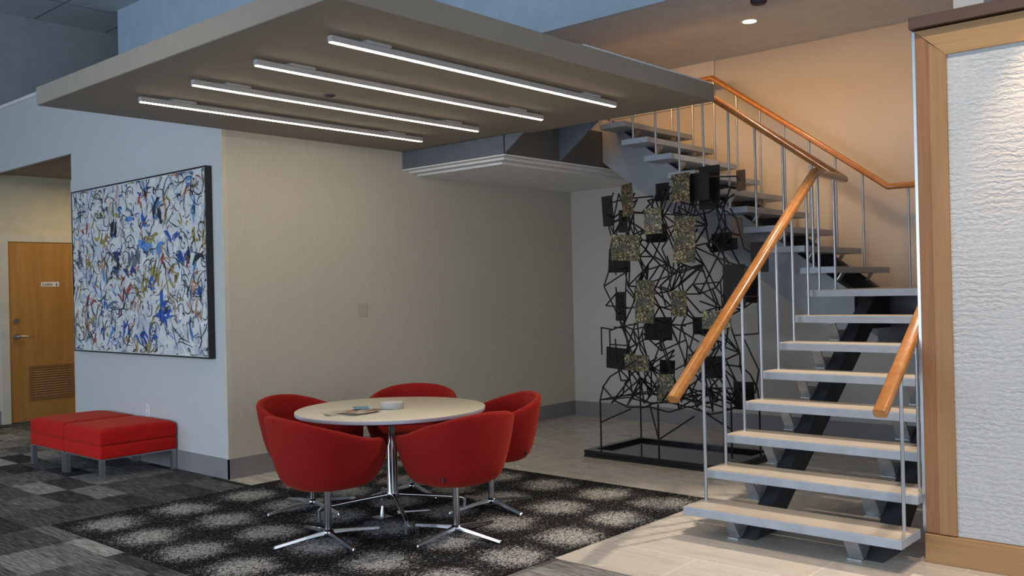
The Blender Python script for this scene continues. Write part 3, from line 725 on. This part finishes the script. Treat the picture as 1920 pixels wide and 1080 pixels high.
# ochre, blue and red passages where the photograph shows them
for s, t, k, sc in [(0.62, 0.62, 'ochre_strokes', 1), (0.66, 0.40, 'ochre_strokes', 1.2), (0.27, 0.66, 'ochre_strokes', 1), (0.16, 0.50, 'ochre_strokes', .8), (0.56, 0.33, 'ochre_strokes', 1), (0.79, 0.40, 'ochre_strokes', .8), (0.85, 0.72, 'ochre_strokes', .6), (0.25, 0.80, 'ochre_strokes', .5),
                    (0.78, 0.62, 'blue_strokes', 1.0), (0.83, 0.52, 'blue_strokes', 1.1), (0.70, 0.24, 'blue_strokes', 1.4), (0.73, 0.18, 'blue_strokes', 1.2), (0.60, 0.55, 'sky_blue_strokes', 1.4), (0.66, 0.58, 'sky_blue_strokes', 1.2), (0.58, 0.73, 'blue_strokes', .9), (0.68, 0.82, 'sky_blue_strokes', .9), (0.36, 0.55, 'navy_strokes', 1), (0.62, 0.08, 'blue_strokes', 1.1), (0.55, 0.07, 'blue_strokes', .8), (0.43, 0.09, 'blue_strokes', 1), (0.25, 0.10, 'navy_strokes', .8), (0.42, 0.80, 'sky_blue_strokes', 1), (0.28, 0.42, 'sky_blue_strokes', .8), (0.48, 0.45, 'navy_strokes', 1), (0.59, 0.39, 'blue_strokes', .7), (0.26, 0.25, 'blue_strokes', .6), (0.93, 0.34, 'blue_strokes', .6),
                    (0.57, 0.84, 'red_strokes', .7), (0.10, 0.74, 'red_strokes', .7), (0.44, 0.32, 'red_strokes', 1), (0.13, 0.30, 'red_strokes', .9), (0.12, 0.13, 'peach_strokes', .8), (0.91, 0.36, 'peach_strokes', .9), (0.40, 0.42, 'red_strokes', .6), (0.24, 0.50, 'peach_strokes', 1), (0.72, 0.50, 'red_strokes', .7), (0.50, 0.25, 'peach_strokes', .8), (0.17, 0.05, 'red_strokes', .6),
                    (0.50, 0.50, 'slate_strokes', 1.3), (0.35, 0.70, 'black_strokes', 1.1), (0.70, 0.78, 'black_strokes', 1.1), (0.91, 0.50, 'black_strokes', 1.0), (0.08, 0.52, 'slate_strokes', 1), (0.38, 0.48, 'black_strokes', .9)]:
    for q in range(3):
        stroke(k, s+rnd.gauss(0, 0.015), t+rnd.gauss(0, 0.02), rnd.gauss(PI/2, 0.45), 0.14*sc*rnd.uniform(0.7, 1.3), 0.045*sc*rnd.uniform(0.6, 1.2), rnd.gauss(0, 1.3), 0.6)
# medium dabs
for _ in range(260):
    k = rnd.choices(['blue_strokes', 'sky_blue_strokes', 'ochre_strokes', 'red_strokes', 'slate_strokes', 'navy_strokes', 'peach_strokes', 'black_strokes'], [3, 4, 5, 4, 6, 3, 5, 9])[0]
    stroke(k, rnd.random(), rnd.random(), rnd.gauss(PI/2, 0.8), rnd.uniform(0.03, 0.12), rnd.uniform(0.008, 0.022), rnd.gauss(0, 2.2), 0.8)
# thin black drawing on top
for _ in range(420):
    stroke('black_strokes', rnd.random(), rnd.random(), rnd.gauss(PI/2, 0.9)+rnd.choice([0, PI]), rnd.uniform(0.06, 0.30), rnd.uniform(0.004, 0.010), rnd.gauss(0, 2.6), 1.6)
for _ in range(110):
    stroke('black_strokes', rnd.random(), rnd.random(), rnd.uniform(0, 6), rnd.uniform(0.015, 0.04), rnd.uniform(0.007, 0.012), rnd.gauss(0, 3), 0.5)
for q in range(9): stroke('black_strokes', 0.86+q*0.011, 0.165+q*0.008, 1.2, 0.05, 0.008, 0)
ppart('canvas', CV, [mk_canvas()] + [plain(k.replace('strokes', 'paint'), PCOL[k], 0.5, var=0.25, scale=14) for k in ks])

# ------------------------------------------------------------------ sculpture
scu = empty('metal_sculpture', (7.0, 4.3, 0)); tag(scu, 'tall black rod sculpture hung with speckled brass and dark plates beneath the stairs', 'sculpture')
scinv = Matrix.Translation((-7.0, -4.3, 0))
def cpart(name, mb, mat, **k):
    o = mb.build(name, mat, scu, **k); return o
X0, X1, Y0, Y1 = 6.585, 7.46, 3.62, 5.03
pl = MB(); pl.box(X0, X1, Y0, Y1, 0.0, 0.028); pl.box(X0+0.008, X1-0.008, Y0+0.008, Y1-0.008, 0.028, 0.034)
for a in ((X0, X0+0.09, Y0, Y1), (X1-0.06, X1, Y0, Y1), (X0+0.09, X1-0.06, Y0, Y0+0.06), (X0+0.09, X1-0.06, Y1-0.06, Y1)): pl.box(*a, 0.034, 0.062)
o = cpart('plinth', pl, MT['granite']); o.matrix_parent_inverse = scinv
PL = [(7.2, 5.153, 2.227, 0.116, 0.287, 'd'), (6.73, 4.604, 2.262, 0.155, 0.278, 'g'), (7.23, 5.0, 2.121, 0.091, 0.212, 'd'), (7.18, 4.529, 2.353, 0.142, 0.162, 'd'), (6.73, 4.069, 2.321, 0.193, 0.236, 'g'), (6.8, 3.929, 2.321, 0.179, 0.233, 'b'), (6.95, 3.922, 2.325, 0.192, 0.368, 'd'), (7.0, 3.656, 2.362, 0.083, 0.171, 'r'), (6.84, 4.418, 2.07, 0.157, 0.224, 'g'), (7.31, 4.685, 1.993, 0.216, 0.171, 'd'), (6.82, 4.095, 1.891, 0.222, 0.39, 'g'), (6.75, 4.651, 1.846, 0.315, 0.226, 'g'), (7.26, 5.077, 1.754, 0.27, 0.228, 'd'), (7.21, 3.934, 1.873, 0.252, 0.16, 'd'), (7.0, 3.7, 1.97, 0.093, 0.165, 'r'), (6.95, 3.481, 1.72, 0.143, 0.244, 'd'), (6.73, 4.448, 1.372, 0.202, 0.374, 'g'), (6.75, 4.123, 1.352, 0.164, 0.216, 'g'), (7.34, 5.125, 1.318, 0.122, 0.277, 'd'), (7.32, 4.699, 1.109, 0.301, 0.214, 'd'), (7.31, 4.241, 1.14, 0.152, 0.156, 'd'), (6.82, 3.812, 1.214, 0.251, 0.153, 'g'), (6.95, 3.714, 1.494, 0.19, 0.348, 'd'), (7.21, 3.691, 1.488, 0.11, 0.287, 'd'), (7.28, 5.129, 0.822, 0.285, 0.205, 'd'), (6.82, 4.604, 0.831, 0.265, 0.146, 'g'), (7.32, 4.611, 0.731, 0.155, 0.18, 'd'), (6.83, 4.323, 0.619, 0.17, 0.253, 'g'), (6.73, 3.969, 0.859, 0.172, 0.14, 'g'), (7.27, 4.127, 0.776, 0.211, 0.194, 'd'), (7.28, 3.819, 0.543, 0.195, 0.241, 'd')]
r2 = random.Random(5); anchors = []
PM = {'g': ('speckled brass plate', MT['gold']), 'd': ('black plate', MT['bronze']), 'b': ('dark bronze plate', MT['bronze']), 'r': ('rust brown plate', MT['rust'])}
for x, y, z, wv, hz, k in PL:
    o = MB().box(-0.004, 0.004, -wv/2, wv/2, -hz/2, hz/2).build('plate', PM[k][1], scu, bevel=0.0015, seg=1)
    o.location = (x-7.0, y-4.3, z); o.rotation_euler = (r2.gauss(0, 0.03), r2.gauss(0, 0.03), r2.gauss(0, 0.14)); o['label'] = PM[k][0]
    for s1, s2 in ((-1, -1), (-1, 1), (1, -1), (1, 1)): anchors.append((x+0.004, y+s1*wv*0.4, z+s2*hz*0.4))
lat = MB(); RR = 0.0072
nodes = []
def dist(a, b): return math.dist(a, b)
def rod(a, b, r=RR): lat.tube([a, b], r, 6, cap=False)
grid = {}
LU = (6.93, 7.04, 7.16); NV, NZ = 8, 11
for l, u in enumerate(LU):
    for a in range(NV):
        for b in range(NZ):
            z = 0.64+b*0.168+r2.uniform(-0.055, 0.055)
            v = 3.80+a*0.162+(0.08 if b % 2 else 0)+r2.uniform(-0.055, 0.055)
            if b < 3: v = 4.36+(v-4.36)*1.04
            v = min(v, 4.99)
            grid[l, a, b] = (u+r2.uniform(-0.045, 0.045), v, z); nodes.append(grid[l, a, b])
for (l, a, b), p in grid.items():
    k = (0.95, 0.75, 0.5)[l]
    for (dl, da, db, pr) in ((0, 0, 1, 0.82), (0, 1, 0, 0.42), (0, 1, 1, 0.26), (0, -1, 1, 0.26), (0, 1, 2, 0.10), (0, -1, 2, 0.10), (1, 0, 0, 0.10), (1, 0, 1, 0.08)):
        q = grid.get((l+dl, a+da, b+db))
        if q and r2.random() < pr*k: rod(p, q)
for a in anchors[::2]:
    q = sorted(nodes, key=lambda n_: dist(n_, a))[0]
    if dist(a, q) < 0.26: rod((a[0]+0.004, a[1], a[2]), q)
# legs rise from the plinth into an arched skirt
legs = [(6.70, 4.925, 0.50), (7.36, 4.94, 0.62), (6.70, 4.32, 0.50), (7.36, 3.72, 0.46), (6.93, 3.757, 0.52), (6.70, 3.70, 0.48)]
for x, y, t in legs:
    o = MB().tube([(x, y, 0.06), (x, y, t)], 0.0078, 8).build('leg', MT['blackrod'], scu); o.matrix_parent_inverse = scinv
def path(P, r=RR):
    for a, b in zip(P, P[1:]): rod(a, b, r)
for u, y0, y1 in ((6.70, 4.925, 3.70), (7.05, 4.93, 3.72), (7.36, 4.94, 3.72)):
    path([(u, y0, 0.50), (u+0.01, y0-0.03, 0.62), (u+0.02, y0-0.10, 0.71), (u+0.03, y0-0.26, 0.80), (u+0.04, y0-0.36, 0.86)])
    path([(u, y0-0.03, 0.62), (u, y0-0.16, 0.50), (u, y0-0.30, 0.455), (u, y0-0.52, 0.47), (u, (y0+y1)/2-0.10, 0.44), (u, y1+0.32, 0.50), (u, y1+0.12, 0.45), (u, y1, 0.48)])
    path([(u, y0, 0.50), (u, y0-0.30, 0.54), (u, y0-0.55, 0.50), (u, y1+0.35, 0.56), (u, y1+0.1, 0.50)])
    path([(u, y1, 0.48), (u+0.01, y1+0.02, 0.60), (u+0.02, y1+0.09, 0.72), (u+0.03, y1+0.2, 0.80)])
    for f in (0.10, 0.24, 0.38, 0.52, 0.66, 0.80, 0.92):
        v = y0+(y1-y0)*f; z = 0.46+r2.uniform(0, 0.06)
        near = sorted([n_ for n_ in nodes if n_[2] < 0.85], key=lambda n_: dist(n_, (u, v, 0.66)))[:4]
        for q in r2.sample(near, 2): rod((u, v, z), q)
path([(6.70, 4.925, 0.30), (6.70, 4.60, 0.44)]); path([(6.70, 4.32, 0.20), (6.72, 3.98, 0.42)]); path([(6.70, 4.32, 0.20), (6.72, 4.42, 0.50)]); path([(7.36, 4.94, 0.35), (7.2, 4.6, 0.46)])
path([(6.70, 4.925, 0.50), (7.05, 4.93, 0.50), (7.36, 4.94, 0.50)]); path([(6.70, 3.70, 0.48), (7.05, 3.72, 0.50), (7.36, 3.72, 0.46)]); path([(6.93, 3.757, 0.30), (6.9, 4.05, 0.46)])
for P in ([(7.2, 5.12, 1.10), (7.2, 5.26, 1.12), (7.2, 5.26, 0.86)], [(7.2, 5.08, 1.44), (7.2, 5.20, 1.33), (7.2, 4.95, 1.31)], [(6.95, 3.66, 1.40), (6.95, 3.50, 1.40), (6.95, 3.50, 1.10), (6.95, 3.72, 1.08)], [(6.95, 3.66, 1.10), (6.97, 3.52, 0.80), (7.05, 3.60, 0.60)],
          [(6.9, 4.45, 2.29), (7.15, 4.9, 2.32), (7.2, 5.14, 2.30)], [(6.84, 3.9, 2.40), (7.0, 3.70, 2.40), (7.0, 3.66, 2.36)], [(6.95, 3.9, 2.20), (6.95, 3.68, 2.05), (6.95, 3.62, 1.80), (6.95, 3.50, 1.72)]):
    for a, b in zip(P, P[1:]): rod(a, b)
o = cpart('rod_lattice', lat, MT['blackrod']); o.matrix_parent_inverse = scinv; o['label'] = 'welded lattice of bent black rods'

# ------------------------------------------------------------------ fixtures
def lightbar(v):
    root = empty('linear_light', ((3.03+5.60)/2, v, ZCAN)); tag(root, cat='ceiling light', group='linear lights under the canopy')
    h = 1.292
    MB().box(-h, h, -0.018, 0.018, -0.046, -0.012).build('housing', MT['lamp_house'], root, bevel=0.003, seg=1)
    MB().box(-h+0.004, h-0.004, -0.0125, 0.0125, -0.051, -0.0455).build('diffuser', MT['diff'], root, bevel=0.003, seg=1)
    for x in (-0.98, 0.98): MB().box(x-0.09, x+0.09, -0.035, 0.035, -0.016, 0.0).build('mounting_plate', MT['lamp_house'], root, bevel=0.002, seg=1)
    return root
lb0 = lightbar(3.925)
names = ['linear light bar nearest the canopy corner above the stairs', 'second linear light bar in from the open side of the canopy', 'linear light bar beside the small sensor dome under the canopy', 'linear light bar closest to the beige wall']
for k, v in enumerate((3.925, 4.62, 5.315, 6.0)):
    o = lb0 if k == 0 else copy_tree(lb0)
    o.location = ((3.03+5.60)/2, v, ZCAN); o['label'] = names[k]
sm = empty('smoke_detector', (3.97, 5.17, ZCAN)); tag(sm, 'small dark sensor dome on the underside of the canopy', 'smoke detector')
MB().lathe([(0.0, -0.018), (0.025, -0.016), (0.042, -0.004), (0.045, 0.0)], n=24).build('dome', MT['dark_under'], sm)
dl = empty('downlight', (7.67, 3.885, ZC1)); tag(dl, 'lit round downlight in the smooth grey ceiling above the stairs', 'ceiling light')
MB().lathe([(0.060, -0.002), (0.075, -0.006), (0.082, 0.0)], n=32).build('trim_ring', MT['whitep'], dl)
MB().lathe([(0.0, -0.003), (0.060, -0.003)], n=32).build('lens', MT['down'], dl)
d2 = empty('unlit_downlight', (7.12, 3.52, ZC1)); tag(d2, 'dark round fitting on the grey ceiling at the top edge of the view', 'ceiling fitting')  # eyeball lamp that is switched off, so its body is dark
MB().lathe([(0.0, -0.045), (0.055, -0.045), (0.068, -0.03), (0.068, 0.0)], n=28).build('body', MT['dark_under'], d2)

sw = empty('light_switch', (5.55, VB, 1.34)); tag(sw, 'almond double switch plate on the beige wall above the table', 'light switch')
MB().box(-0.062, 0.062, -0.007, 0, -0.062, 0.062).build('cover_plate', MT['beigep'], sw, bevel=0.003, seg=2)
for x in (-0.025, 0.025): MB().box(x-0.012, x+0.012, -0.010, -0.006, -0.03, 0.03).build('rocker', MT['beigep'], sw, bevel=0.001, seg=1)
def outlet(name, loc, rz, mat, lab):
    o = empty(name, loc, rz); tag(o, lab, 'power outlet')
    MB().box(-0.04, 0.04, -0.007, 0, -0.062, 0.062).build('cover_plate', mat, o, bevel=0.003, seg=2)
    for z in (-0.028, 0.028):
        s_ = MB().box(-0.017, 0.017, -0.009, -0.006, z-0.016, z+0.016).build('socket', mat, o, bevel=0.001, seg=1)
        q = MB(); q.box(-0.009, -0.005, -0.0095, -0.0088, z-0.006, z+0.008); q.box(0.005, 0.009, -0.0095, -0.0088, z-0.006, z+0.008)
        q.build('slot', MT['black_ink'], s_)
outlet('wall_outlet', (5.54, VB, 0.25), 0, MT['beigep'], 'beige outlet plate low on the linen wall, seen under the table')
outlet('wall_outlet', (UP, 8.14, 0.47), -PI/2, MT['whitep'], 'white outlet plate on the white wall behind the ottomans')

fbx = empty('floor_outlet', (4.03, 4.78, 0.004)); tag(fbx, 'metal floor outlet with chrome plug under the table', 'floor outlet')
MB().box(-0.05, 0.05, -0.05, 0.05, 0, 0.006).build('cover_plate', MT['brush'], fbx, bevel=0.002, seg=1)
MB().tube([(0, 0, 0.006), (0, 0, 0.04), (0.005, 0, 0.075)], 0.018, 12, r2=0.009).build('plug', MT['chrome'], fbx)
cb = empty('power_cable', (4.10, 4.70, 0.016)); tag(cb, 'thin grey cable looped on the dark carpet under the table', 'cable')
pts = [(0.02, 0.0, 0.008)] + [(0.11+0.09*math.cos(a), -0.03+0.035*math.sin(a)-0.06*math.cos(a), 0.008+0.01*math.sin(a/2)) for a in [PI*1.0+2*PI*k/24 for k in range(23)]] + [(0.03, 0.02, 0.008)]
MB().tube(pts, 0.0045, 8).build('cord', MT['whitep'], cb)
